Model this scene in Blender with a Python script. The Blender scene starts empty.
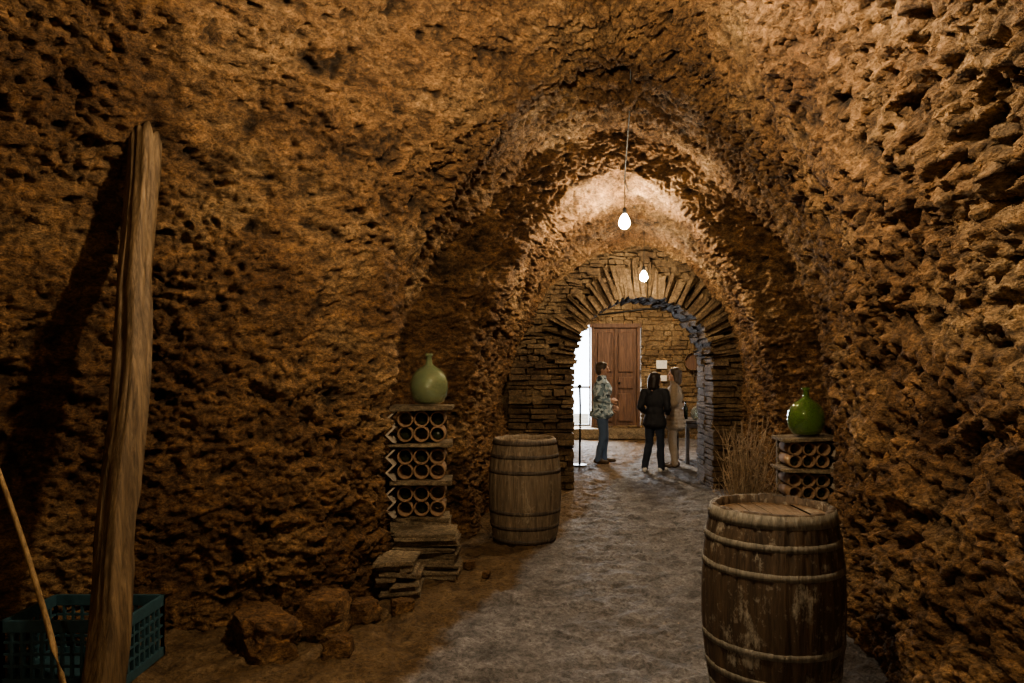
import bpy, bmesh, math, random
import numpy as np
from mathutils import Vector, Matrix
random.seed(7); rng=np.random.RandomState(3)
S=bpy.context.scene; COL=S.collection
def rad(a): return math.radians(a)
# ---------------------------------------------------------------- noise
PERM=np.random.RandomState(11).permutation(256); PERM=np.concatenate([PERM,PERM,PERM])
G=np.random.RandomState(5).normal(size=(256,3)); G/=np.linalg.norm(G,axis=1)[:,None]
def perlin(p,seed=0):
    p=p+seed*17.37
    i=np.floor(p).astype(np.int64); f=p-i; i&=255
    u=f*f*f*(f*(f*6-15)+10); out=np.zeros(len(p))
    for dx in (0,1):
        for dy in (0,1):
            for dz in (0,1):
                h=PERM[PERM[PERM[(i[:,0]+dx)&255]+((i[:,1]+dy)&255)]+((i[:,2]+dz)&255)]
                g=G[h]; d=f-np.array([dx,dy,dz])
                w=(u[:,0] if dx else 1-u[:,0])*(u[:,1] if dy else 1-u[:,1])*(u[:,2] if dz else 1-u[:,2])
                out+=w*(g*d).sum(1)
    return out*1.5
def fbm(p,o=3,seed=0):
    r=0;a=1
    for k in range(o): r=r+a*perlin(p*2**k,seed+k); a*=.5
    return r
RND=np.random.RandomState(9).rand(256,4)
def voro(p,seed=0):
    p=p+seed*7.77
    i=np.floor(p).astype(np.int64); f=p-i
    F1=np.full(len(p),9.);F2=np.full(len(p),9.);H=np.zeros(len(p))
    for dx in (-1,0,1):
        for dy in (-1,0,1):
            for dz in (-1,0,1):
                h=PERM[PERM[PERM[(i[:,0]+dx)&255]+((i[:,1]+dy)&255)]+((i[:,2]+dz)&255)]
                d=np.sqrt(((np.array([dx,dy,dz])+RND[h,:3]-f)**2).sum(1))
                c=d<F1
                F2=np.where(c,F1,np.minimum(F2,d)); H=np.where(c,RND[h,3],H); F1=np.where(c,d,F1)
    return F1,F2,H
# ---------------------------------------------------------------- helpers
def obj(name,me,parent=None,mats=()):
    o=bpy.data.objects.new(name,me); COL.objects.link(o)
    for m in mats: me.materials.append(m)
    if parent: o.parent=parent
    return o
def empty(name,loc=(0,0,0),rz=0):
    e=bpy.data.objects.new(name,None); e.empty_display_size=.1; COL.objects.link(e); e.location=loc; e.rotation_euler=(0,0,rz); return e
def bm_obj(name,bm,parent=None,mats=(),smooth=False):
    me=bpy.data.meshes.new(name); bm.normal_update(); bm.to_mesh(me); bm.free()
    if smooth: me.shade_smooth()
    return obj(name,me,parent,mats)
def addbox(bm,c,s,R=None,jit=0,mi=0,bev=0):
    g=bmesh.ops.create_cube(bm,size=1); vs=g['verts']
    for v in vs:
        co=Vector((v.co.x*s[0],v.co.y*s[1],v.co.z*s[2]))+Vector([random.uniform(-jit,jit) for _ in range(3)])
        v.co=(R@co if R else co)+Vector(c)
    fs={f for v in vs for f in v.link_faces}
    for f in fs: f.material_index=mi
    if bev:
        es={e for v in vs for e in v.link_edges}
        bmesh.ops.bevel(bm,geom=list(es),offset=bev,segments=2,affect='EDGES',profile=.6)
def lathe(bm,prof,n=32,c=(0,0,0),mi=0,M=None):
    rings=[]
    for r,z in prof:
        ring=[]
        for k in range(n):
            a=2*math.pi*k/n; v=Vector((r*math.cos(a),r*math.sin(a),z))
            if M: v=M@v
            ring.append(bm.verts.new(v+Vector(c)))
        rings.append(ring)
    for a,b in zip(rings,rings[1:]):
        for k in range(n):
            f=bm.faces.new((a[k],a[(k+1)%n],b[(k+1)%n],b[k])); f.material_index=mi; f.smooth=True
    return rings
def tube(bm,pts,r,n=8,mi=0,r2=None):
    pts=[Vector(p) for p in pts]; rings=[]
    for i,p in enumerate(pts):
        t=(pts[min(i+1,len(pts)-1)]-pts[max(i-1,0)]).normalized()
        a=t.orthogonal().normalized() if abs(t.z)<.9 else t.cross(Vector((0,1,0))).normalized()
        b=t.cross(a); rr=r if r2 is None else r+(r2-r)*i/(len(pts)-1)
        rings.append([bm.verts.new(p+rr*(math.cos(2*math.pi*k/n)*a+math.sin(2*math.pi*k/n)*b)) for k in range(n)])
    for A,B in zip(rings,rings[1:]):
        for k in range(n):
            f=bm.faces.new((A[k],A[(k+1)%n],B[(k+1)%n],B[k])); f.smooth=True; f.material_index=mi
    for R_ in (rings[0][::-1],rings[-1]): bm.faces.new(R_).material_index=mi
# ---------------------------------------------------------------- materials
class NT:
    def __init__(s,name):
        s.m=bpy.data.materials.new(name); s.m.use_nodes=True; s.t=s.m.node_tree; s.b=s.t.nodes['Principled BSDF']; s.out=s.t.nodes['Material Output']
        s.co=s.t.nodes.new('ShaderNodeTexCoord').outputs['Object']
    def n(s,ty,ins={},**kw):
        nd=s.t.nodes.new(ty)
        for k,v in kw.items(): setattr(nd,k,v)
        for k,v in ins.items():
            if isinstance(v,bpy.types.NodeSocket): s.t.links.new(v,nd.inputs[k])
            else: nd.inputs[k].default_value=v
        return nd
    def map(s,scale): return s.n('ShaderNodeMapping',{'Vector':s.co,'Scale':scale}).outputs[0]
    def noise(s,sc,det=4,vec=None,rough=.6,dist=0): return s.n('ShaderNodeTexNoise',{'Vector':vec or s.co,'Scale':sc,'Detail':det,'Roughness':rough,'Distortion':dist}).outputs['Fac']
    def ramp(s,fac,stops):
        r=s.n('ShaderNodeValToRGB',{'Fac':fac}); e=r.color_ramp.elements
        while len(e)<len(stops): e.new(.5)
        for x,(p,c) in zip(e,stops): x.position=p; x.color=(*c,1) if len(c)==3 else c
        return r.outputs[0]
    def mix(s,f,a,b,mode='MIX'):
        m=s.n('ShaderNodeMix',data_type='RGBA',blend_type=mode)
        for i,v in ((0,f),(6,a),(7,b)):
            if isinstance(v,bpy.types.NodeSocket): s.t.links.new(v,m.inputs[i])
            else: m.inputs[i].default_value=v if i==0 else (*v,1)
        return m.outputs[2]
    def math(s,op,a,b=0,c=0):
        return s.n('ShaderNodeMath',{0:a,1:b,2:c},operation=op).outputs[0]
    def bump(s,h,dist,st=1,prev=None):
        ins={'Height':h,'Distance':dist,'Strength':st}
        if prev: ins['Normal']=prev
        return s.n('ShaderNodeBump',ins).outputs[0]
    def fin(s,col,rough=.85,normal=None,**kw):
        for k,v in {'Base Color':col,'Roughness':rough,**kw}.items():
            i=s.b.inputs[k]
            if isinstance(v,bpy.types.NodeSocket): s.t.links.new(v,i)
            else: i.default_value=(*v,1) if isinstance(v,tuple) and len(v)==3 else v
        if normal: s.t.links.new(normal,s.b.inputs['Normal'])
        return s.m
def rockmat(name,c1,c2,c3,sc=1,dark=(.012,.008,.004),rough=.8,strata=1.7,bd=.02):
    t=NT(name); v=t.map((sc,sc,sc*strata))
    n1=t.noise(1.1,4,v); n2=t.noise(10,5,v,.78,.4); n3=t.noise(50,4,v,.75)
    col=t.ramp(n1,[(.32,c1),(.52,c2),(.70,c3)])
    col=t.mix(.85,col,t.ramp(n2,[(.36,(.28,.25,.22)),(.5,(.85,.83,.8)),(.66,(1.75,1.65,1.5))]),'MULTIPLY')
    col=t.mix(.75,col,t.ramp(n3,[(.36,(.3,.28,.25)),(.62,(1.45,1.42,1.35))]),'MULTIPLY')
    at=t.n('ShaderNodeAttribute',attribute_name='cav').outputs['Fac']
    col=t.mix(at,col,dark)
    b=t.bump(n2,bd*2.); b=t.bump(n3,bd*.9,1,b)
    return t.fin(col,rough,b,**{'Specular IOR Level':.4})
M_wall=rockmat('earth_rock',(.130,.069,.032),(.245,.145,.073),(.37,.25,.14))
M_stone=rockmat('slate_stone',(.12,.08,.045),(.22,.155,.09),(.30,.225,.14),2,strata=1.3,bd=.008)
M_arch=rockmat('arch_slate',(.085,.055,.032),(.165,.115,.068),(.24,.175,.105),3,strata=1.0,bd=.010)
M_slab=rockmat('slab_stone',(.13,.105,.07),(.25,.20,.14),(.36,.30,.21),3,strata=2,bd=.006)
def floormat():
    t=NT('cellar_floor')
    sx=t.n('ShaderNodeSeparateXYZ',{0:t.co})
    w=t.noise(1.6,4); w2=t.noise(9,3)
    e=t.math('ADD',t.math('MULTIPLY_ADD',sx.outputs[1],-.315,sx.outputs[0]),t.math('ADD',t.math('MULTIPLY',w,.6),t.math('MULTIPLY',w2,.12)))
    f=t.n('ShaderNodeMapRange',{'Value':e,'From Min':-1.35,'From Max':-1.25}).outputs[0]
    n1=t.noise(1.3,3); n2=t.noise(5,6,None,.75); n3=t.noise(38,4,None,.75)
    grey=t.ramp(n2,[(.32,(.105,.10,.103)),(.5,(.215,.203,.205)),(.68,(.36,.342,.34))])
    grey=t.mix(t.ramp(n1,[(.45,(0,0,0)),(.75,(.5,.5,.5))]),grey,(.15,.125,.10))
    brown=t.ramp(n2,[(.3,(.07,.042,.02)),(.5,(.17,.11,.057)),(.72,(.29,.20,.115))])
    col=t.mix(f,brown,grey)  # floor turns from brown to grey across a slanted, noisy border
    col=t.mix(.65,col,t.ramp(n3,[(.36,(.35,.35,.35)),(.62,(1.35,1.35,1.35))]),'MULTIPLY')
    at=t.n('ShaderNodeAttribute',attribute_name='cav').outputs['Fac']
    col=t.mix(at,col,(.05,.04,.032))
    b=t.bump(n2,.06); b=t.bump(n3,.018,1,b)
    return t.fin(col,.75,b,**{'Specular IOR Level':.35})
M_floor=floormat()
def woodmat(name,c1,c2,axis='z',patch=None,rough=.7,pt=.56,sc=1):
    t=NT(name); s={'z':(14,14,1.2),'x':(1.2,14,14),'y':(14,1.2,14)}[axis]
    v=t.map(tuple(a*sc for a in s)); n=t.noise(1.5,6,v,.65,.6); f=t.noise(6,4,v)
    col=t.ramp(n,[(.3,c1),(.7,c2)])
    col=t.mix(.6,col,t.ramp(f,[(.35,(.4,.4,.4)),(.6,(1.15,1.15,1.15))]),'MULTIPLY')
    if patch:
        p=t.noise(3.6,7,t.map((1.6,1.6,.8)),.75); pf=t.ramp(p,[(pt,(0,0,0)),(pt+.08,(.8,.8,.8))]); col=t.mix(pf,col,patch)
        g=t.noise(22,3); col=t.mix(t.ramp(g,[(.60,(0,0,0)),(.68,(.35,.35,.35))]),col,patch)
    return t.fin(col,rough,t.bump(f,.003,1,t.bump(n,.010)))
M_beam=woodmat('weathered_beam',(.06,.036,.017),(.26,.175,.095))
M_bar1=woodmat('barrel_oak_dark',(.038,.025,.016),(.135,.09,.055),patch=(.40,.36,.29),pt=.56)
M_bar1t=woodmat('barrel_head_wood',(.10,.06,.032),(.25,.165,.095),'y',patch=(.34,.29,.22),pt=.58)
M_bar1h=woodmat('barrel_hoop_dusty',(.12,.105,.08),(.26,.23,.18),patch=(.38,.35,.3),pt=.58)
M_bar2=woodmat('barrel_oak_grey',(.12,.088,.058),(.28,.215,.145),patch=(.36,.30,.22),pt=.6)
M_bar2h=woodmat('barrel_hoop_iron',(.05,.038,.028),(.13,.10,.075),patch=(.25,.2,.14))
M_door=woodmat('door_wood',(.07,.035,.021),(.19,.105,.066))
M_table=woodmat('table_wood',(.03,.02,.015),(.07,.05,.035),'x')
M_pale=woodmat('painted_leaf',(.20,.22,.25),(.34,.37,.41))
M_stick=woodmat('cane',(.2,.12,.05),(.42,.28,.14))
M_twig=woodmat('dry_twig',(.22,.15,.09),(.52,.40,.27))
def plain(name,c,rough=.6,bs=40,bd=.001,**kw):
    t=NT(name); n=t.noise(bs,3); col=t.mix(.4,c,t.ramp(n,[(.3,(.5,.5,.5)),(.7,(1.2,1.2,1.2))]),'MULTIPLY')
    return t.fin(col,rough,t.bump(n,bd),**kw)
M_crate=plain('crate_plastic',(.045,.10,.12),.45)
M_tube=plain('clay_tube',(.27,.17,.10),.85,15,.004)
M_tile=plain('lime_tile',(.48,.41,.32),.85,15,.004)
M_bottle=plain('bottle_glass',(.02,.03,.015),.12)
M_cord=plain('cord_black',(.01,.01,.01),.6)
M_iron=plain('iron',(.05,.045,.04),.5,**{'Metallic':.7})
M_paper=plain('sign_paper',(.75,.72,.65),.7)
def glass(name,c,tr,r=.03):
    t=NT(name); n=t.noise(5,2); col=t.mix(.3,c,t.ramp(n,[(.3,(.7,.7,.7)),(.7,(1.1,1.1,1.1))]),'MULTIPLY')
    return t.fin(col,r,None,**{'Transmission Weight':tr,'IOR':1.5,'Coat Weight':1.0,'Coat Roughness':.03})
M_glassg=glass('green_glass',(.40,.47,.27),.62); M_glassd=glass('deep_green_glass',(.22,.38,.11),.65); M_glassc=glass('pale_glass',(.7,.8,.78),.8)
def emit(name,c,st):
    t=NT(name); return t.fin((1,1,1),.3,None,**{'Emission Color':c,'Emission Strength':st})
# ---------------------------------------------------------------- tunnel shell
ST=[((-3.9,-1.6),(1.55,-1.6),(-1.,-1.6,4.3),.9,.35),
    ((-3.9,1.6),(1.65,1.6),(-.7,1.6,4.4),.9,.35),
    ((-3.35,3.35),(1.80,2.6),(-.1,2.9,4.4),.9,.35),
    ((-2.4,4.05),(1.92,3.5),(.3,3.8,4.3),.9,.35),
    ((-1.45,4.4),(2.08,4.3),(.6,4.4,4.15),.9,.35),
    ((-.92,5.0),(2.36,5.1),(.78,5.05,3.98),.9,.3),
    ((-1.32,5.3),(2.72,5.4),(.85,5.45,3.98),.9,.3),
    ((-1.15,6.35),(3.0,6.3),(1.0,6.5,3.92),.9,.3),
    ((-.42,6.62),(2.56,6.58),(1.03,6.7,3.60),.9,.3),
    ((-.3,7.3),(2.75,7.3),(1.22,7.3,3.5),.9,.25),
    ((-.1,9.4),(3.2,9.4),(1.76,9.4,3.35),1.1,.1),
    ((-.1,9.75),(3.22,9.75),(1.78,9.75,3.35),1.1,.1)]
def nseg(i):
    a,b=ST[i],ST[i+1]; d=max(math.dist(a[0],b[0]),math.dist(a[1],b[1]),math.dist(a[2],b[2]))
    return max(4,int(d/(.08 if i==0 else .03 if i==1 else .0135 if i<8 else .018)))
T=np.concatenate([np.linspace(i,i+1,nseg(i),endpoint=False) for i in range(len(ST)-1)]+[[len(ST)-1]])
idx=np.arange(len(ST))
def ip(f): return np.interp(T,idx,[f(s) for s in ST])
Lx,Ly,Rx,Ry=ip(lambda s:s[0][0]),ip(lambda s:s[0][1]),ip(lambda s:s[1][0]),ip(lambda s:s[1][1])
Ax,Ay,Az=ip(lambda s:s[2][0]),ip(lambda s:s[2][1]),ip(lambda s:s[2][2]); Zs,Cc=ip(lambda s:s[3]),ip(lambda s:s[4])
def half(n):
    s=np.linspace(0,1,n)[None,:]; zs=Zs[:,None]; c=Cc[:,None]; az=Az[:,None]
    w=.22; thm=np.arccos(c/(1+c)); th=np.clip((s-w)/(1-w),0,1)*thm
    h=(1+c)*np.cos(th)-c; z=zs+(az-zs)*np.sin(th)/np.sin(thm)
    low=s<w; z=np.where(low,-.12+(zs+.12)*s/w,z); h=np.where(low,1.0,h)
    return h,z
NV=370
h,z=half(NV)
lx=Ax[:,None]+(Lx-Ax)[:,None]*h; ly=Ay[:,None]+(Ly-Ay)[:,None]*h
rx=Ax[:,None]+(Rx-Ax)[:,None]*h; ry=Ay[:,None]+(Ry-Ay)[:,None]*h
X=np.concatenate([lx,rx[:,::-1][:,1:]],1); Y=np.concatenate([ly,ry[:,::-1][:,1:]],1); Z=np.concatenate([z,z[:,::-1][:,1:]],1)
P=np.stack([X,Y,Z],-1)
du=np.gradient(P,axis=0); dv=np.gradient(P,axis=1)
N=np.cross(du,dv); N/=np.linalg.norm(N,axis=-1)[...,None]+1e-9
cen=np.stack([Ax,Ay,Az*.45],-1)[:,None,:]
if ((cen-P)*N).sum()<0: N=-N
for _ in range(14):
    N[1:-1]=(N[:-2]+N[1:-1]*2+N[2:])/4
N/=np.linalg.norm(N,axis=-1)[...,None]+1e-9
p=P.reshape(-1,3)
def rockdisp(p,amp=1):
    q=p*np.array([1,1,1.45])
    warp=np.stack([perlin(q*3,21),perlin(q*3,22),perlin(q*3,23)],-1)*.14
    w2=np.stack([perlin(q*11,24),perlin(q*11,25),perlin(q*11,26)],-1)*.035
    q2=q+warp
    big=fbm(p*.9,3,1)*.10
    med=(np.abs(fbm(q2*3.2,3,4))-.25)*-.08
    F1,F2,H=voro((q2+w2)*np.array([9,9,12]),2)
    cl=(.45-F1)*.028+(H-.5)*.036
    F1b,F2b,Hb=voro((q2+w2)*np.array([20,20,28]),5)
    cl2=(.45-F1b)*.028+(Hb-.5)*.032
    fine=fbm(q*24,3,8)*.022
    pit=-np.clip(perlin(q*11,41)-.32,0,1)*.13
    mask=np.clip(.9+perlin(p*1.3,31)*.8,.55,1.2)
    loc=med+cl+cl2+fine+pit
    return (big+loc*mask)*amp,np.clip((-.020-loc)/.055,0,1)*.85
d,cav=rockdisp(p)
P2=P+N*d.reshape(P.shape[:2])[...,None]
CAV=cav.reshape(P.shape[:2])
def gridmesh(name,PP,cv,mat,flip=False,parent=None):
    nu,nv=PP.shape[:2]; me=bpy.data.meshes.new(name)
    I=np.arange(nu*nv).reshape(nu,nv)
    q=np.stack([I[:-1,:-1],I[1:,:-1],I[1:,1:],I[:-1,1:]],-1).reshape(-1,4)
    if flip: q=q[:,::-1]
    me.vertices.add(nu*nv); me.vertices.foreach_set('co',PP.reshape(-1).astype(np.float32))
    nf=len(q); me.loops.add(nf*4); me.loops.foreach_set('vertex_index',q.reshape(-1).astype(np.int32))
    me.polygons.add(nf); me.polygons.foreach_set('loop_start',np.arange(0,nf*4,4,dtype=np.int32)); me.polygons.foreach_set('loop_total',np.full(nf,4,dtype=np.int32))
    me.update(calc_edges=True)
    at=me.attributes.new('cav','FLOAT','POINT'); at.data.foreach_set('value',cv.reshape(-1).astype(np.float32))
    me.shade_smooth(); return obj(name,me,parent,[mat])
k1=235; k2=2*NV-1-235
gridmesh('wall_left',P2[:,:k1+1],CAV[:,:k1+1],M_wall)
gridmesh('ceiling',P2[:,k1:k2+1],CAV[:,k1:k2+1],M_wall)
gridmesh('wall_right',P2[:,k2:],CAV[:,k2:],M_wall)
gx,gz=np.meshgrid(np.linspace(-4.3,2,60),np.linspace(-.1,4.8,50),indexing='ij')
pp=np.stack([gx,np.full_like(gx,-1.55),gz],-1); dd,cc=rockdisp(pp.reshape(-1,3))
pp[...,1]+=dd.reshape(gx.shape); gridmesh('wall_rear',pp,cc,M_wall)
# floor
fx=np.concatenate([np.linspace(-4.6,-2.8,30,endpoint=False),np.linspace(-2.8,3.4,430,endpoint=False),np.linspace(3.4,5.6,40)]); fy=np.concatenate([np.linspace(-1.8,2,60,endpoint=False),np.linspace(2,10,520,endpoint=False),np.linspace(10,17.4,160)])
FX,FY=np.meshgrid(fx,fy,indexing='ij'); fp=np.stack([FX.ravel(),FY.ravel(),np.zeros(FX.size)],-1)
wq=np.stack([perlin(fp*2,1),perlin(fp*2,2),0*fp[:,0]],-1)*.5+np.stack([perlin(fp*9,6),perlin(fp*9,7),0*fp[:,0]],-1)*.12
F1,F2,H=voro(fp*np.array([3.4,3.4,1])+wq,3)
F1c,F2c,Hc=voro(fp*np.array([11,11,1])+wq*2,9)
edge=np.clip(.06-(F2-F1),0,.06)*np.clip(.5+perlin(fp*2.3,12)*1.6,0,1)
fz=fbm(fp*1.2,2,3)*.018+fbm(fp*5,4,5)*.021+(H-.5)*.016-edge*.15+(Hc-.5)*.010+(.4-F1c)*.010+fbm(fp*25,2,6)*.006
gridmesh('floor',np.stack([FX,FY,fz.reshape(FX.shape)],-1),np.clip(edge/.06,0,1)*.4,M_floor)
# ---------------------------------------------------------------- stone arch + partition
AC=1.79; AR=.94; SP=1.70; Y0=9.3; Y1=10.1
EA=empty('stone_arch',(0,0,0))
bm=bmesh.new()
inn=[(AC-AR-.04,-.05),(AC-AR-.04,.8)]+[(AC-(AR+.04)*math.cos(a),SP+(AR+.04)*math.sin(a)) for a in np.linspace(0,math.pi,25)]+[(AC+AR+.04,.8),(AC+AR+.04,-.05)]
out=[(-.71,-.05),(-.71,.8)]
for a in np.linspace(0,math.pi,25):
    dx,dz=-math.cos(a),math.sin(a); s=min((2.5/abs(dx)) if abs(dx)>1e-6 else 99,(2.1/dz) if dz>1e-6 else 99)
    out.append((AC+dx*s,SP+dz*s))
out+=[(4.29,.8),(4.29,-.05)]
vs=[[bm.verts.new((x,y,zz)) for (x,zz) in L] for L,y in ((inn,Y0+.2),(out,Y0+.2),(inn,Y1-.04),(out,Y1-.04))]
n=len(inn)
for i in range(n-1):
    bm.faces.new((vs[0][i],vs[0][i+1],vs[1][i+1],vs[1][i])); bm.faces.new((vs[2][i],vs[3][i],vs[3][i+1],vs[2][i+1])); bm.faces.new((vs[0][i],vs[2][i],vs[2][i+1],vs[0][i+1]))
bm_obj('rubble_core',bm,EA,[M_arch])
bm=bmesh.new()
a=rad(1.5)
while a<math.pi-rad(1):
    da=random.uniform(.022,.048); dep=random.choice((.22,.3,.36,.42,.5))+random.uniform(-.04,.04)
    am=a+da/2
    r=AR+dep/2+random.uniform(-.03,.03)
    ex=Vector((-math.cos(am),0,math.sin(am))); ez=Vector((math.sin(am),0,math.cos(am))); R=Matrix((ex,Vector((0,1,0)),ez)).transposed()@Matrix.Rotation(random.uniform(-.06,.06),3,'Y')
    yj=random.uniform(-.08,.07)
    ysplit=random.uniform(.3,.5)
    th=da*(AR+.2)*.95
    addbox(bm,(AC+ex.x*r,Y0+yj+ysplit/2,SP+ex.z*r),(dep,ysplit,th),R,.016,0,.006)
    addbox(bm,(AC+ex.x*r,(Y0+yj+ysplit+.01+Y1)/2,SP+ex.z*r),(dep,Y1-(Y0+yj+ysplit+.01),th),R,.016,0,.006)
    a+=da
zz=1.2
while zz<3.55:
    hh=random.uniform(.03,.08); x=.0
    while x<3.35:
        w=random.uniform(.08,.26); cx,cz=x+w/2,zz+hh/2
        rr=math.hypot(cx-AC,cz-SP) if cz>SP else abs(cx-AC)
        if rr>AR+.27: addbox(bm,(cx,Y0+.14+random.uniform(-.05,.03),cz),(w-.006,.16,hh-.004),Matrix.Rotation(random.uniform(-.15,.15),3,'Y'),.012,0,.006)
        x+=w
    zz+=hh
def course(x0,x1,z0,z1,y0,y1,edge=None):
    zz=z0
    while zz<z1-.02:
        hh=min(random.uniform(.035,.10),z1-zz+.01); xx=x0
        while xx<x1-.04:
            w=min(random.uniform(.14,.4),x1-xx)
            if x1-xx-w<.08: w=x1-xx
            yj=random.uniform(-.06,.06)
            addbox(bm,(xx+w/2,(y0+y1)/2+yj/2,zz+hh/2),(w-.010,y1-y0-yj,hh-.008),None,.012,0,.008); xx+=w
        zz+=hh
course(-.05,AC-AR,0,SP,Y0,Y0+.4); course(-.05,AC-AR,0,SP,Y0+.41,Y1)
course(AC+AR,3.25,0,SP,Y0,Y0+.4); course(AC+AR,3.25,0,SP,Y0+.41,Y1)
bm_obj('voussoirs_and_piers',bm,EA,[M_arch])
# ---------------------------------------------------------------- far room
RX0,RX1,RY,RZ=.35,4.75,16.5,3.5
def stonewall(name,u0,u1,holes,f,seed):
    random.seed(seed); bm=bmesh.new(); zz=-.05
    while zz<RZ:
        hh=random.uniform(.05,.15); u=u0
        while u<u1-.01:
            w=min(random.uniform(.12,.45),u1-u)
            segs=[(u,u+w)]
            for (a,b,c,d_) in holes:
                if zz+hh/2>c and zz+hh/2<d_:
                    ns=[]
                    for s,e in segs:
                        if e<=a or s>=b: ns.append((s,e))
                        else:
                            if s<a: ns.append((s,a))
                            if e>b: ns.append((b,e))
                    segs=ns
            for s,e in segs:
                if e-s>.02:
                    c0,s0=f((s+e)/2,zz+hh/2,e-s-.008,hh-.008); addbox(bm,c0,s0,None,.018,0,.010)
            u+=w
        zz+=hh
    return bm_obj(name,bm,None,[M_stone])
stonewall('wall_back',RX0-.1,RX1+.1,[(1.38,1.93,.25,2.7),(1.99,3.12,.3,2.72)],lambda u,zz,w,hh:((u,RY+.2,zz),(w,.4+random.uniform(-.06,.06),hh)),2)
bm=bmesh.new(); addbox(bm,(.6,RY+.22,1.7),(1.5,.3,3.6)); addbox(bm,(4.0,RY+.22,1.7),(1.7,.3,3.6)); addbox(bm,(2.2,RY+.22,3.15),(1.8,.3,.8)); addbox(bm,(2.2,RY+.22,.1),(1.8,.3,.3)); addbox(bm,(1.96,RY+.22,1.5),(.05,.3,2.6))
bm_obj('wall_back_mortar',bm,None,[M_wall]); 
stonewall('wall_far_left',Y1,RY,[],lambda u,zz,w,hh:((RX0,u,zz),(.3,w,hh)),4)
stonewall('wall_far_right',Y1,RY,[],lambda u,zz,w,hh:((RX1,u,zz),(.3,w,hh)),5)
bm=bmesh.new(); addbox(bm,((RX0+RX1)/2,(Y1+RY)/2,RZ+.05),(4.9,6.9,.1)); bm_obj('ceiling_far',bm,None,[M_wall])
bm=bmesh.new()
for yy in (11,12.4,15.2): addbox(bm,((RX0+RX1)/2,yy,RZ-.08),(4.1,.16,.16),None,0,0,.01)
bm_obj('trim_1',bm,None,[M_beam])
bm=bmesh.new(); addbox(bm,(2.25,RY-.2,.135),(2.0,.3,.25),None,.008,0,.02); bm_obj('door_step',bm,None,[M_slab])
e=empty('door_1',(2.5,RY,.28))
bm=bmesh.new(); W,H=1.05,2.42
addbox(bm,(0,.1,H/2),(W,.05,H),None,0,0,.004)
for sx in (-1,1):
    for (z0,z1) in ((.12,.8),(.92,1.2),(1.32,2.28)):
        addbox(bm,(sx*.25,.055,(z0+z1)/2),(.36,.05,z1-z0),None,0,0,.018)
addbox(bm,(0,.05,H/2),(.05,.06,H),None,0,0,.005)
bm_obj('leaf',bm,e,[M_door])
bm=bmesh.new()
for sx in (-1,1): addbox(bm,(sx*(W/2+.03),.03,H/2),(.07,.14,H),None,0,0,.006)
addbox(bm,(0,.03,H+.02),(W+.2,.14,.1),None,0,0,.006)
bm_obj('frame',bm,e,[M_door])
bm=bmesh.new(); bmesh.ops.create_uvsphere(bm,u_segments=12,v_segments=8,radius=.03,matrix=Matrix.Translation((.1,.02,1.05))); bm_obj('knob',bm,e,[M_iron],True)
e=empty('window_1',(1.655,RY,.28))
bm=bmesh.new()
for x in (-.25,.25): addbox(bm,(x,.2,1.2),(.05,.07,2.4))
for zz in (.02,.95,2.4): addbox(bm,(0,.2,zz),(.5,.05,.05))
bm_obj('frame',bm,e,[M_pale])
e=empty('door_2',(2.93,Y1+.12,.0),0)
bm=bmesh.new(); addbox(bm,(.06,.4,1.05),(.045,.8,2.05),Matrix.Rotation(rad(-6),3,'Z'),0,0,.004)
for zz in (.3,1.05,1.8): addbox(bm,(.025,.4,zz),(.03,.7,.1),Matrix.Rotation(rad(-6),3,'Z'),0,0,.004)
bm_obj('leaf',bm,e,[M_pale])
bm=bmesh.new(); addbox(bm,(0,-.03,1.1),(.06,.06,2.2)); bm_obj('post',bm,e,[M_door])
bm=bmesh.new(); addbox(bm,(3.6,RY-.08,1.78),(.26,.02,.2),None,0,0,.004); bm_obj('wall_sign',bm,None,[M_paper])
bm=bmesh.new(); addbox(bm,(3.62,RY-.08,1.45),(.2,.03,.14),None,0,0,.004); bm_obj('switch_box',bm,None,[M_paper])
e=empty('round_sieve',(4.32,RY-.14,1.85)); bm=bmesh.new()
lathe(bm,[(.2,0),(.21,0),(.21,.1),(.2,.1),(.2,.0)],28,M=Matrix.Rotation(rad(90),3,'X')); bm_obj('hoop',bm,e,[M_beam])
bm=bmesh.new(); g=bmesh.ops.create_circle(bm,cap_ends=True,segments=28,radius=.2,matrix=Matrix.Rotation(rad(90),4,'X')); bm_obj('mesh_disc',bm,e,[M_door])
bm=bmesh.new(); tube(bm,[(1.9,RY-.09,2.95),(3.2,RY-.09,3.12),(4.6,RY-.09,3.15)],.02,6); bm_obj('wall_pipe',bm,None,[M_iron])
e=empty('side_table',(3.30,12.25,0)); bm=bmesh.new()
addbox(bm,(0,0,.74),(.62,.9,.04),None,0,0,.005); addbox(bm,(0,0,.67),(.54,.8,.08))
for sx in (-1,1):
    for sy in (-1,1): addbox(bm,(sx*.25,sy*.38,.33),(.055,.055,.66),None,0,0,.004)
bm_obj('frame',bm,e,[M_table])
def demijohn(name,loc,s=1,mat=M_glassg):
    bm=bmesh.new(); pr=[(.001,.0),(.09,.0),(.125,.02),(.152,.07),(.162,.13),(.158,.19),(.138,.245),(.1,.29),(.055,.318),(.032,.335),(.026,.36),(.025,.4),(.034,.405),(.034,.425),(.022,.428),(.018,.40),(.02,.34),(.05,.31),(.095,.282),(.132,.24),(.152,.19),(.156,.13),(.146,.07),(.12,.03),(.09,.012),(.001,.012)]
    lathe(bm,[(r*s,zz*s) for r,zz in pr],40); bmesh.ops.remove_doubles(bm,verts=bm.verts,dist=.0005); bmesh.ops.recalc_face_normals(bm,faces=bm.faces)
    o=bm_obj(name,bm,None,[mat],True); o.location=loc; return o
demijohn('demijohn',(3.28,12.05,.76),.75,M_glassc)
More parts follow.
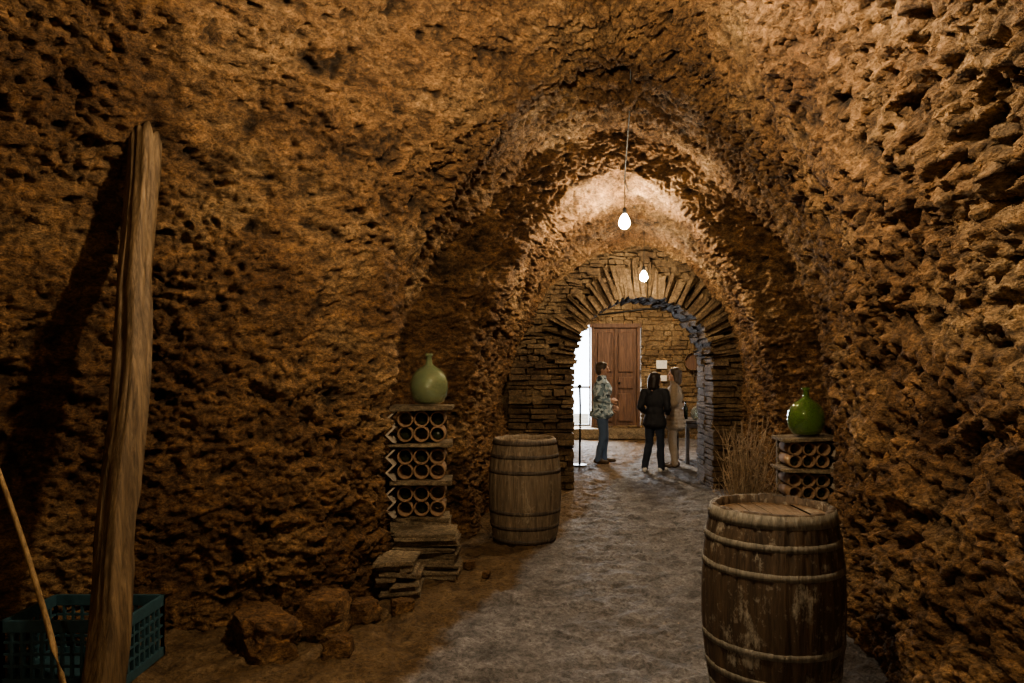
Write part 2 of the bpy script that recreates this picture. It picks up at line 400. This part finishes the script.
bm=bmesh.new(); lathe(bm,[(.001,0),(.04,0),(.04,.2),(.015,.26),(.015,.32),(.001,.32)],16); o=bm_obj('wine_bottle',bm,None,[M_bottle]); o.location=(3.1,12.2,.76)
bm=bmesh.new(); tube(bm,[(1.15,11.6,0),(1.16,11.6,1.0),(1.15,11.6,1.35)],.018,8); bmesh.ops.create_uvsphere(bm,u_segments=10,v_segments=6,radius=.035,matrix=Matrix.Translation((1.15,11.6,1.36)))
tube(bm,[(1.15,11.6,.0),(1.15,11.6,.03)],.12,16)
bm_obj('barrier_post',bm,None,[M_iron])
# ---------------------------------------------------------------- barrels
def barrel(name,loc,Hh,rm,rt,mw,mh,hoops,rz=0,mt=None):
    e=empty(name,loc,rz); ns=26; sub=6; n=ns*sub
    R=lambda z:(rt+(rm-rt)*(1-((z/Hh-.5)*2)**2)**.9)
    bm=bmesh.new(); rings=[]
    zs=list(np.linspace(0,Hh,28)); off=[random.uniform(-.003,.003) for _ in range(ns)]; top=[random.uniform(-.008,.004) for _ in range(ns)]
    for zz in zs+[Hh]:
        inner=len(rings)==len(zs)
        ring=[]
        for k in range(n):
            a=2*math.pi*k/n; r=R(zz)+off[k//sub]-(.007 if k%sub==0 else 0)-(.022 if inner else 0)
            ring.append(bm.verts.new((r*math.cos(a),r*math.sin(a),zz+(top[k//sub] if zz==Hh else 0))))
        rings.append(ring)
    dz=Hh-.045; rings.append([bm.verts.new(((rt-.03)*math.cos(2*math.pi*k/n),(rt-.03)*math.sin(2*math.pi*k/n),dz)) for k in range(n)])
    for A,B in zip(rings,rings[1:]):
        for k in range(n): bm.faces.new((A[k],A[(k+1)%n],B[(k+1)%n],B[k])).smooth=True
    bm.faces.new(rings[0][::-1])
    bm_obj('staves',bm,e,[mw])
    bm=bmesh.new()
    x=-rt; rr=rt-.022
    while x<rr:
        w=random.uniform(.07,.11); a,b=max(x,-rr),min(x+w-.004,rr)
        if b-a>.01:
            xs=np.linspace(a,b,6); zt=dz+random.uniform(0,.006)
            up=[bm.verts.new((q,math.sqrt(max(rr*rr-q*q,0)),zt)) for q in xs]; dn=[bm.verts.new((q,-math.sqrt(max(rr*rr-q*q,0))-.0001,zt)) for q in xs]
            for k in range(5): bm.faces.new((dn[k],dn[k+1],up[k+1],up[k]))
        x+=w
    bm_obj('head',bm,e,[mt or mw])
    bm=bmesh.new()
    for (zc,w) in hoops:
        z0,z1=zc-w/2,zc+w/2
        lathe(bm,[(R(z0)-.004,z0),(R(z0)+.0035,z0),(R(zc)+.004,zc),(R(z1)+.0035,z1),(R(z1)-.004,z1)],64)
        aa=random.uniform(0,6)
        for q in (0,.05): 
            bmesh.ops.create_uvsphere(bm,u_segments=6,v_segments=4,radius=.007,matrix=Matrix.Translation(((R(zc)+.005)*math.cos(aa+q),(R(zc)+.005)*math.sin(aa+q),zc)))
    bm_obj('hoops',bm,e,[mh]); return e
random.seed(21)
barrel('wooden_barrel',(1.30,3.42,0),.94,.340,.290,M_bar1,M_bar1h,[(.905,.06),(.79,.032),(.66,.032),(.30,.032),(.16,.032),(.04,.06)],0,M_bar1t)
barrel('wooden_barrel.001',(.12,6.5,0),.98,.345,.29,M_bar2,M_bar2h,[(.945,.045),(.82,.035),(.68,.035),(.31,.035),(.17,.035),(.04,.045)],.7)
# ---------------------------------------------------------------- beam, crate, stick
bm=bmesh.new(); b0=Vector((-1.94,3.2,0)); b1=Vector((-2.03,3.78,2.90)); ax=(b1-b0).normalized(); sx=Vector((1,0,0)); sx=(sx-ax*sx.dot(ax)).normalized(); sy=ax.cross(sx)
rings=[]; nb=220; nk=48
pts=[];
for i in range(nb+1):
    t=i/nb; c=b0.lerp(b1,t)+sx*(.022*math.sin(t*3.3)+.008*math.sin(t*15)); w=.084-.012*t
    for k in range(nk):
        a=2*math.pi*k/nk+.25; m=max(abs(math.cos(a)),abs(math.sin(a))); rr=w*(.25+.75/m)*.90
        pts.append((c,a,rr,t))
q=np.array([[math.cos(a)*1.5,math.sin(a)*1.5,t*4] for (c,a,rr,t) in pts])
dn=fbm(q*1.2,3,2)*.008-np.clip(.12-np.abs(perlin(q*np.array([2.2,2.2,.35]),7)),0,1)*.12+perlin(q*np.array([9,9,1.2]),9)*.003
for i in range(nb+1):
    ring=[]
    for k in range(nk):
        c,a,rr,t=pts[i*nk+k]; rr+=dn[i*nk+k]
        v=c+sx*math.cos(a-.25)*rr+sy*math.sin(a-.25)*rr
        if i==nb: v+=ax*(.045*math.cos(a+1)+.02*math.sin(7*a))
        ring.append(bm.verts.new(v))
    rings.append(ring)
for A,B in zip(rings,rings[1:]):
    for k in range(nk): bm.faces.new((A[k],A[(k+1)%nk],B[(k+1)%nk],B[k])).smooth=True
ct=bm.verts.new(b1+ax*.02); 
for k in range(nk): bm.faces.new((rings[-1][k],rings[-1][(k+1)%nk],ct))
bm.faces.new(rings[0][::-1]); bm_obj('wooden_post',bm,None,[M_beam])
e=empty('plastic_crate',(-2.26,3.63,.012)); bm=bmesh.new(); w,dp,hh=.6,.4,.34
addbox(bm,(0,0,.01),(w,dp,.02))
for zz,hz in ((.025,.05),(.31,.06)):
    for s in (-1,1): addbox(bm,(s*w/2,0,zz),(.02,dp+.02,hz),None,0,0,.003); addbox(bm,(0,s*dp/2,zz),(w+.02,.02,hz),None,0,0,.003)
for s in (-1,1):
    for k in range(9): addbox(bm,(s*w/2,-dp/2+k*dp/8,hh/2),(.014,.014,hh-.02))
    for k in range(13): addbox(bm,(-w/2+k*w/12,s*dp/2,hh/2),(.014,.014,hh-.02))
    for zz in (.11,.17,.23): addbox(bm,(s*w/2,0,zz),(.012,dp,.012)); addbox(bm,(0,s*dp/2,zz),(w,.012,.012))
bm_obj('lattice',bm,e,[M_crate])
bm=bmesh.new(); a=Vector((-1.84,2.9,0)); b=Vector((-2.90,3.4,2.15))
tube(bm,[a.lerp(b,t)+Vector((.03*math.sin(t*5),0,.02*math.sin(t*3))) for t in np.linspace(0,1,24)],.013,10,0,.009); bm_obj('long_cane',bm,None,[M_stick])
# ---------------------------------------------------------------- bottle racks
def rock(bm,c,s,seed):
    g=bmesh.ops.create_icosphere(bm,subdivisions=5,radius=1); vs=g['verts']; co=np.array([v.co[:] for v in vs])
    nn=perlin(co*1.3,seed)*.35+perlin(co*3.1,seed+1)*.15; F1,F2,H=voro(co*2.2,seed); nn+=(H-.5)*.16+fbm(co*8,2,seed)*.04
    for v,k in zip(vs,nn): 
        q=v.co*(1+k); q=Vector((max(-.8,min(.8,q.x)),max(-.8,min(.8,q.y)),max(-.75,min(.75,q.z))))
        v.co=Vector((q.x*s[0],q.y*s[1],q.z*s[2]))+Vector(c)
def slabstack(bm,x0,x1,y0,y1,z0,z1,j=.03,single_top=False):
    zz=z0
    while zz<z1-.01:
        hh=min(random.uniform(.025,.055),z1-zz); xm=x0+(x1-x0)*random.uniform(.25,.75)
        sp=((x0,xm),(xm,x1)) if (random.random()<.5 and not (single_top and z1-zz<.09)) else ((x0,x1),)
        for (a,b) in sp:
            addbox(bm,((a+b)/2+random.uniform(-j,j)*.6,(y0+y1)/2+random.uniform(-j,j),zz+hh/2),(b-a-.004,y1-y0+random.uniform(-j,j),hh-.003),Matrix.Rotation(random.uniform(-.1,.1),3,'Z'),.012,0,.006)
        zz+=hh
def rack(name,loc,w,base,tiers,rz,cols,side):
    e=empty(name,loc,rz); d=.34; r=w/cols/2
    bm=bmesh.new(); slabstack(bm,-w/2-.05,w/2+.05,-d/2,d/2,0,base)
    bt=bmesh.new(); bb=bmesh.new(); bc=bmesh.new(); zz=base
    for t in range(tiers):
        for row in range(2):
            for c in range(cols):
                cz=zz+r+row*1.85*r
                M=Matrix.Rotation(rad(90),3,'X'); L=d-.04
                cx=-w/2+r+c*2*r; jy=random.uniform(-.02,.02)
                lathe(bt,[(r*.80,-L/2),(r*.80,L/2),(r*.99,L/2),(r*.99,-L/2),(r*.80,-L/2)],20,(cx,jy,cz),0,M)
                if random.random()<.6: lathe(bb,[(.001,L*.3),(r*.62,L*.3),(r*.62,-L/2+.02),(.001,-L/2+.02)],16,(cx,jy,cz-.012),0,M)
            hz=r*1.9; cz=zz+row*hz
            for (za,zb,xa,xb) in ((cz,cz+hz/2,.0,.065),(cz+hz/2,cz+hz,.065,.0)):
                xs=side*(w/2+.006)
                L=[Vector((xs+side*xa,-d/2-.02,za)),Vector((xs+side*xb,-d/2-.02,zb))]; dv_=Vector((side*.022,0,0)); dy=Vector((0,d-.02,0))
                v=[bc.verts.new(q) for q in (L[0],L[1],L[1]+dv_,L[0]+dv_,L[0]+dy,L[1]+dy,L[1]+dv_+dy,L[0]+dv_+dy)]
                for f in ((0,1,2,3),(4,7,6,5),(0,4,5,1),(3,2,6,7),(1,5,6,2),(0,3,7,4)): bc.faces.new([v[q] for q in f])
        zz+=r*4
        addbox(bm,(0,-.02,zz+.02),(w+.12,d+.06,.032),Matrix.Rotation(random.uniform(-.03,.03),3,'Y'),.010,0,.006); zz+=.042
    addbox(bm,(0,d/2+.03,(base+zz)/2),(w,.05,zz-base-.05))
    bm_obj('slabs',bm,e,[M_slab]); bm_obj('tubes',bt,e,[M_tube]); bm_obj('bottles',bb,e,[M_bottle]); bm_obj('side_tiles',bc,e,[M_tile])
    return zz
random.seed(5)
zt=rack('bottle_rack',(-.76,5.80,0),.40,.40,3,.06,3,-1); print('rack top',zt)
demijohn('demijohn.001',(-.70,5.76,zt+.005),1.0)
zt2=rack('bottle_rack.001',(2.52,5.90,0),.34,.52,2,-.1,3,1); print('rack2 top',zt2)
demijohn('demijohn.002',(2.52,5.85,zt2+.005),.95,M_glassd)
bm=bmesh.new(); slabstack(bm,-.90,-.42,5.24,5.56,0,.36,.03,True); bm_obj('stone_slab_stack',bm,None,[M_slab])
bm=bmesh.new(); slabstack(bm,-.94,-.66,4.75,5.04,0,.29,.04); bm_obj('stone_slab_stack.001',bm,None,[M_slab])
random.seed(8)
for i,(c,s) in enumerate([((-.98,3.85,.05),(.10,.08,.08)),((-.95,4.4,.06),(.11,.10,.09)),((-1.45,4.02,.07),(.36,.20,.15)),((-.35,5.6,.02),(.06,.05,.04)),((-.2,5.35,.015),(.04,.035,.03)),((2.0,5.5,.04),(.12,.1,.07)),((-.72,4.5,.05),(.09,.08,.07)),((-1.15,4.2,.10),(.20,.16,.17))]):
    bm=bmesh.new(); rock(bm,(0,0,0),s,i*3); o=bm_obj('rock' if i==0 else 'rock.%03d'%i,bm,None,[M_wall],True); o.location=c; o.rotation_euler[2]=i*1.1
cu=bpy.data.curves.new('dry_brushwood','CURVE'); cu.dimensions='3D'; cu.bevel_depth=.0055; cu.bevel_resolution=1
def spl(pts,r0,r1):
    s_=cu.splines.new('POLY'); s_.points.add(len(pts)-1)
    for k,q in enumerate(pts): s_.points[k].co=(*q,1); s_.points[k].radius=r0+(r1-r0)*k/(len(pts)-1)
for i in range(170):
    a=random.uniform(0,6.28); r0=random.uniform(0,.08); b=Vector((2.09+r0*math.cos(a),6.1+r0*math.sin(a),0)); L=random.uniform(.55,1.24); sp=random.uniform(.03,.3)
    pts=[b+Vector((math.cos(a)*sp*(k/7)**1.5,math.sin(a)*sp*(k/7)**1.5*.7,L*k/7))+Vector([random.uniform(-.03,.03)*k/7 for _ in range(3)]) for k in range(8)]
    spl(pts,1,.35)
    for _ in range(3):
        k=random.randint(3,6); d_=Vector((random.uniform(-1,1),random.uniform(-1,.6),random.uniform(-.1,1.))).normalized()*random.uniform(.06,.17)
        m_=pts[k]+d_*.5+Vector((0,0,random.uniform(-.02,.03))); spl([pts[k],m_,pts[k]+d_],.6,.25)
o=bpy.data.objects.new('dry_brushwood',cu); COL.objects.link(o); cu.materials.append(M_twig)
# ---------------------------------------------------------------- bulbs
WARM=(1,.82,.57)
def bulb(name,loc,cz,power,c=WARM,r=.05):
    e=empty(name,loc); st=power/(4*math.pi**2*r*r); q=r/.038
    bm=bmesh.new(); lathe(bm,[(.001,-r),(.02*q,-r*.86),(.034*q,-r*.4),(r,0),(.034*q,.022*q),(.022*q,.045*q),(.014*q,.06*q),(.001,.061*q)],14)
    bm_obj('glass_bulb',bm,e,[emit(name+'_glow',c,st)],True)
    zb=.062*q
    bm=bmesh.new(); lathe(bm,[(.001,zb),(.019,zb),(.021,zb+.01),(.021,zb+.05),(.006,zb+.07),(.001,zb+.07)],16); tube(bm,[(0,0,zb+.06),(.004,0,(cz-loc[2])/2),(0,0,cz-loc[2])],.004,6); bm_obj('socket_cord',bm,e,[M_cord])
bulb('hanging_bulb',(1.12,6.80,3.08),3.7,82,r=.055)
bulb('hanging_bulb.001',(1.66,8.6,2.79),3.5,42,r=.05)
bulb('hanging_bulb.002',(.20,2.70,3.22),4.4,175)
bulb('hanging_bulb.003',(2.8,13.6,3.2),3.5,250)
bulb('rear_fill_light',(-.2,-.9,2.0),4.3,42)  # added fill light, unseen behind the camera, evens out the near walls
bm=bmesh.new(); tube(bm,[(.20,2.7,4.25),(.8,4.5,4.1),(1.03,6.0,3.85),(1.12,6.80,3.50),(1.66,8.6,3.38)],.006,6); bm_obj('ceiling_cable',bm,None,[M_cord])
# ---------------------------------------------------------------- people
def cap(bm,a,b,ra,rb,n=14):
    a,b=Vector(a),Vector(b); d=b-a; L=d.length; M=d.to_track_quat('Z','Y').to_matrix() if L>1e-6 else Matrix.Identity(3)
    pr=[(max(ra*math.cos(t),.0005),ra*math.sin(t)) for t in np.linspace(-math.pi/2,0,6)]+[(max(rb*math.cos(t),.0005),L+rb*math.sin(t)) for t in np.linspace(0,math.pi/2,6)]
    rg=lathe(bm,pr,n,a,0,M); bm.faces.new(rg[0][::-1]); bm.faces.new(rg[-1])
def ell(bm,c,r):
    g=bmesh.ops.create_uvsphere(bm,u_segments=20,v_segments=14,radius=1)
    for v in g['verts']: v.co=Vector((v.co.x*r[0]+c[0],v.co.y*r[1]+c[1],v.co.z*r[2]+c[2]))
def blob(name,prims,voxel,sm,mats,parent,disp=0):
    bm=bmesh.new()
    for q in prims:
        if q[0]=='c': cap(bm,*q[1:5])
        else: ell(bm,q[1],q[2])
    me=bpy.data.meshes.new('tmp'); bm.to_mesh(me); bm.free(); o=bpy.data.objects.new('tmp',me); COL.objects.link(o)
    m=o.modifiers.new('r','REMESH'); m.mode='VOXEL'; m.voxel_size=voxel
    m=o.modifiers.new('s','SMOOTH'); m.iterations=sm; m.factor=.5
    dg=bpy.context.evaluated_depsgraph_get(); dg.update(); me2=bpy.data.meshes.new_from_object(o.evaluated_get(dg)); bpy.data.objects.remove(o)
    me2.name=name; n=len(me2.vertices); co=np.zeros(n*3,np.float32); me2.vertices.foreach_get('co',co); co=co.reshape(-1,3).astype(float)
    if disp:
        no=np.zeros(n*3,np.float32); me2.vertices.foreach_get('normal',no); no=no.reshape(-1,3)
        co=co+no*(perlin(co*np.array([14,14,9]),3)*disp)[:,None]; me2.vertices.foreach_set('co',co.astype(np.float32).ravel())
    np_=len(me2.polygons); pc=np.zeros(np_*3,np.float32); me2.polygons.foreach_get('center',pc); pc=pc.reshape(-1,3)
    best=np.full(np_,9e9); lab=np.zeros(np_,np.int32)
    for q in prims:
        if q[0]=='c':
            a,b=np.array(q[1]),np.array(q[2]); d=b-a; t=np.clip(((pc-a)@d)/max(d@d,1e-9),0,1); ds=np.linalg.norm(pc-a-t[:,None]*d,axis=1)-(q[3]+(q[4]-q[3])*t)
        else:
            r=np.array(q[2]); ds=(np.linalg.norm((pc-np.array(q[1]))/r,axis=1)-1)*r.min()
        c=ds<best; best[c]=ds[c]; lab[c]=q[-1]
    me2.materials.clear()
    for m in mats: me2.materials.append(m)
    me2.polygons.foreach_set('material_index',lab); me2.shade_smooth()
    o=bpy.data.objects.new(name,me2); COL.objects.link(o); o.parent=parent; return o
def hand(name,wr,dirv,palm,side,mat,parent,curl=22):
    P_=[('c',(.0,0,0),(.03,0,0),.022,.028,0),('c',(.03,.022,0),(.085,.03,0),.017,.012,0),('c',(.03,0,0),(.09,.008,0),.018,.012,0),('c',(.03,-.02,0),(.085,-.03,0),.017,.012,0),('c',(.05,.0,0),(.088,-.012,0),.017,.012,0)]
    for (y,l,cu_) in ((.030*side,.074,0),(.010*side,.082,3),(-.010*side,.077,6),(-.029*side,.06,10)):
        p0=Vector((.085,y,0)); ang=rad(curl*.4)
        for k,f in enumerate((.45,.3,.25)):
            ang+=rad(curl+cu_)*(.5 if k==0 else 1); p1=p0+Vector((math.cos(ang),0,-math.sin(ang)))*l*f*1.05; r=.0090-.001*k
            P_.append(('c',tuple(p0),tuple(p1),r,r-.0008,0)); p0=p1
    p0=Vector((.02,.02*side,-.004))
    for v,l,r in (((.6,.75*side,-.35),.04,.013),((.85,.4*side,-.4),.032,.0105),((.95,.12*side,-.4),.026,.009)):
        p1=p0+Vector(v).normalized()*l; P_.append(('c',tuple(p0),tuple(p1),r,r-.001,0)); p0=p1
    o=blob(name,P_,.0035,3,[mat],parent)
    x=Vector(dirv).normalized(); zz=-Vector(palm); zz=(zz-x*zz.dot(x)).normalized(); y=zz.cross(x)
    M=Matrix((x,y,zz)).transposed().to_4x4(); M.translation=Vector(wr); o.matrix_local=M; return o
M_skin=plain('skin',(.50,.29,.20),.55,60,.0005); M_eye=plain('eye_dark',(.03,.02,.015),.3); M_lip=plain('lips',(.4,.16,.12),.5)
M_hairD=plain('hair_dark',(.02,.013,.009),.5,90,.004); M_hairG=plain('hair_brown',(.07,.045,.028),.5,90,.004)
M_jean=plain('denim',(.10,.15,.24),.85,150,.001); M_black=plain('black_cloth',(.015,.015,.018),.8,80,.001); M_navy=plain('dark_trouser',(.025,.032,.05),.85,90,.001)
M_tan=plain('tan_coat',(.29,.22,.15),.85,80,.001); M_shoeW=plain('shoe_white',(.7,.68,.65),.6); M_shoeB=plain('shoe_brown',(.09,.055,.03),.6)
t=NT('camo_jacket'); a_=t.noise(9,2); b_=t.noise(13,2,t.map((1,1,1.3)))
M_camo=t.fin(t.mix(t.ramp(b_,[(.51,(0,0,0)),(.54,(1,1,1))]),t.ramp(a_,[(.44,(.04,.06,.07)),(.47,(.20,.28,.32))]),(.52,.60,.62)),.8)
def person(name,loc,rz,Hs,mats,legs,arms,coat=None,hair='short',headturn=0,wid=1.0,headtilt=0):
    e=empty(name,loc,rz); e.scale=(Hs/1.72,)*3
    W=wid; B=[]
    for s,(kn,an,toe) in zip((1,-1),legs):
        B+=[('c',(0,s*.085*W,.90),kn,.092*W,.068,1),('c',kn,an,.070,.056,1),('c',(an[0],an[1],an[2]),(an[0],an[1],an[2]-.02),.057,.058,1)]
        t_=Vector(toe).normalized(); 
        B+=[('c',(an[0]-t_.x*.04,an[1]-t_.y*.04,.042),(an[0]+t_.x*.07,an[1]+t_.y*.07,.042),.042,.043,2),('c',(an[0]+t_.x*.06,an[1]+t_.y*.06,.038),(an[0]+t_.x*.165,an[1]+t_.y*.165,.032),.044,.032,2),('c',(an[0],an[1],.04),(an[0],an[1],.08),.042,.042,2)]
    B+=[('e',(-.01,0,.92),(.118,.168*W,.13),1),('e',(0,0,1.05),(.128*W,.165*W,.17),0),('e',(.005,0,1.24),(.135*W,.182*W,.2),0),('c',(0,-.13*W,1.405),(0,.13*W,1.405),.062,.062,0),('c',(-.005,0,1.38),(-.0,0,1.47),.085,.062,0),('e',(.0,.0,.965),(.13,.172*W,.07),0)]
    for s,(el,wr,hd,pn) in zip((1,-1),arms):
        sh=(0,s*.185*W,1.395); B+=[('c',sh,el,.068*W,.056*W,0),('c',el,wr,.057*W,.042,0)]
    if coat:
        for k in range(5):
            zz=.98-(.98-coat)*k/4; B.append(('e',(0,0,zz),(.135*W+.010*k,.175*W+.010*k,.09),0))
    blob('body',B,.011,4,[mats[0],mats[1],mats[2]],e,.014)
    for s,(el,wr,hd,pn) in zip((1,-1),arms):
        w=Vector(wr); hd=Vector(hd).normalized(); hand('hand_left' if s>0 else 'hand_right',w+hd*.03,hd,pn,s,M_skin,e)
    Hd=[('c',(-.01,0,1.42),(.0,0,1.53),.054,.050,0),('e',(.0,0,1.615),(.098,.077,.108),0),('e',(.035,0,1.558),(.062,.055,.06),0),('c',(.075,0,1.528),(.08,0,1.53),.022,.02,0),
        ('c',(.09,0,1.63),(.115,0,1.592),.010,.016,0),('c',(.088,-.03,1.637),(.088,.03,1.637),.014,.014,0),('c',(.055,-.035,1.585),(.055,.035,1.585),.036,.036,0),
        ('e',(.0,.078,1.605),(.022,.012,.032),0),('e',(.0,-.078,1.605),(.022,.012,.032),0),
        ('e',(.0865,.031,1.615),(.010,.014,.008),2),('e',(.0865,-.031,1.615),(.010,.014,.008),2),('c',(.094,-.018,1.557),(.094,.018,1.557),.0075,.0075,3),
        ('e',(-.022,0,1.642),(.106,.094,.102),1),('e',(-.05,0,1.60),(.075,.087,.095),1),('c',(.045,-.03,1.70),(.045,.03,1.70),.03,.03,1)]
    if hair=='bob':
        Hd+=[('c',(-.05,-.03,1.6),(-.06,-.035,1.48),.075,.058,1),('c',(-.05,.03,1.6),(-.06,.035,1.48),.075,.058,1),('c',(-.005,.07,1.63),(-.02,.075,1.51),.034,.028,1),('c',(-.005,-.07,1.63),(-.02,-.075,1.51),.034,.028,1)]
    o=blob('head',Hd,.0055,3,[M_skin,mats[3],M_eye,M_lip],e)
    T1=Matrix.Translation((0,0,1.5)); o.matrix_local=T1@Matrix.Rotation(headturn,4,'Z')@Matrix.Rotation(headtilt,4,'Y')@T1.inverted()
    bm=bmesh.new(); lathe(bm,[(.072,1.43),(.078,1.47),(.074,1.505),(.066,1.505),(.066,1.43)],24); bm_obj('collar',bm,e,[mats[0]],True)
    return e
person('standing_man',(1.58,12.0,0),rad(-12),1.76,(M_camo,M_jean,M_shoeB,M_hairG),
   [((.035,.10,.49),(.03,.105,.09),(1,.15,0)),((.03,-.085,.49),(-.06,-.09,.09),(1,-.12,0))],
   [((-.03,.23,1.13),(.14,.19,.97),(.8,-.3,-.3),(0,-1,-.2)),((-.03,-.225,1.13),(.13,-.15,1.06),(.8,.45,.3),(0,.8,-.6))],coat=.84,headtilt=.08,wid=1.22)
person('woman_in_black',(2.28,10.9,0),rad(60),1.58,(M_black,M_navy,M_shoeW,M_hairD),
   [((.05,.12,.49),(-.03,.17,.09),(.8,.3,0)),((.06,-.08,.49),(.05,-.10,.09),(1,-.25,0))],
   [((-.05,.25,1.13),(.13,.20,1.02),(.7,-.5,.2),(-.2,-1,0)),((-.03,-.24,1.12),(.15,-.18,1.02),(.8,.4,.2),(0,1,-.2))],coat=.84,hair='bob',headturn=-.5,wid=1.0,headtilt=.12)
person('woman_in_tan_coat',(2.74,11.5,0),rad(165),1.66,(M_tan,M_tan,M_shoeB,M_hairG),
   [((.04,.09,.49),(.0,.10,.09),(1,.2,0)),((.03,-.09,.49),(-.01,-.10,.09),(1,-.2,0))],
   [((.0,.25,1.12),(.16,.17,1.03),(.7,-.6,.2),(0,-1,-.3)),((.0,-.25,1.12),(.15,-.17,1.0),(.7,.6,.2),(0,1,-.3))],coat=.72,hair='bob',wid=1.15)
# ---------------------------------------------------------------- daylight & world
w=bpy.data.worlds.new('sky'); S.world=w; w.use_nodes=True; w.node_tree.nodes['Background'].inputs[0].default_value=(.82,.91,1,1); w.node_tree.nodes['Background'].inputs[1].default_value=6
l=bpy.data.lights.new('daylight_opening','AREA'); l.shape='RECTANGLE'; l.size=.5; l.size_y=2.3; l.energy=220; l.color=(.86,.93,1)
o=bpy.data.objects.new('daylight_opening',l); COL.objects.link(o); o.location=(1.65,RY+.45,1.5)
o.rotation_euler=Vector((.06,-1,-.1)).to_track_quat('-Z','Y').to_euler()
bm=bmesh.new(); addbox(bm,(2,22,-.1),(20,10,.1)); bm_obj('courtyard_ground',bm,None,[M_slab])
# ---------------------------------------------------------------- camera
cam=bpy.data.cameras.new('camera'); cam.lens=24; cam.sensor_width=36; cam.shift_y=30.5/1024; cam.clip_start=.05
co=bpy.data.objects.new('camera',cam); COL.objects.link(co); co.location=(0,0,1.6); co.rotation_euler=(rad(90),0,0); S.camera=co
S.view_settings.view_transform='AgX'
try: S.view_settings.look='AgX - Medium High Contrast'
except Exception as ex: print(ex)
S.view_settings.exposure=.4
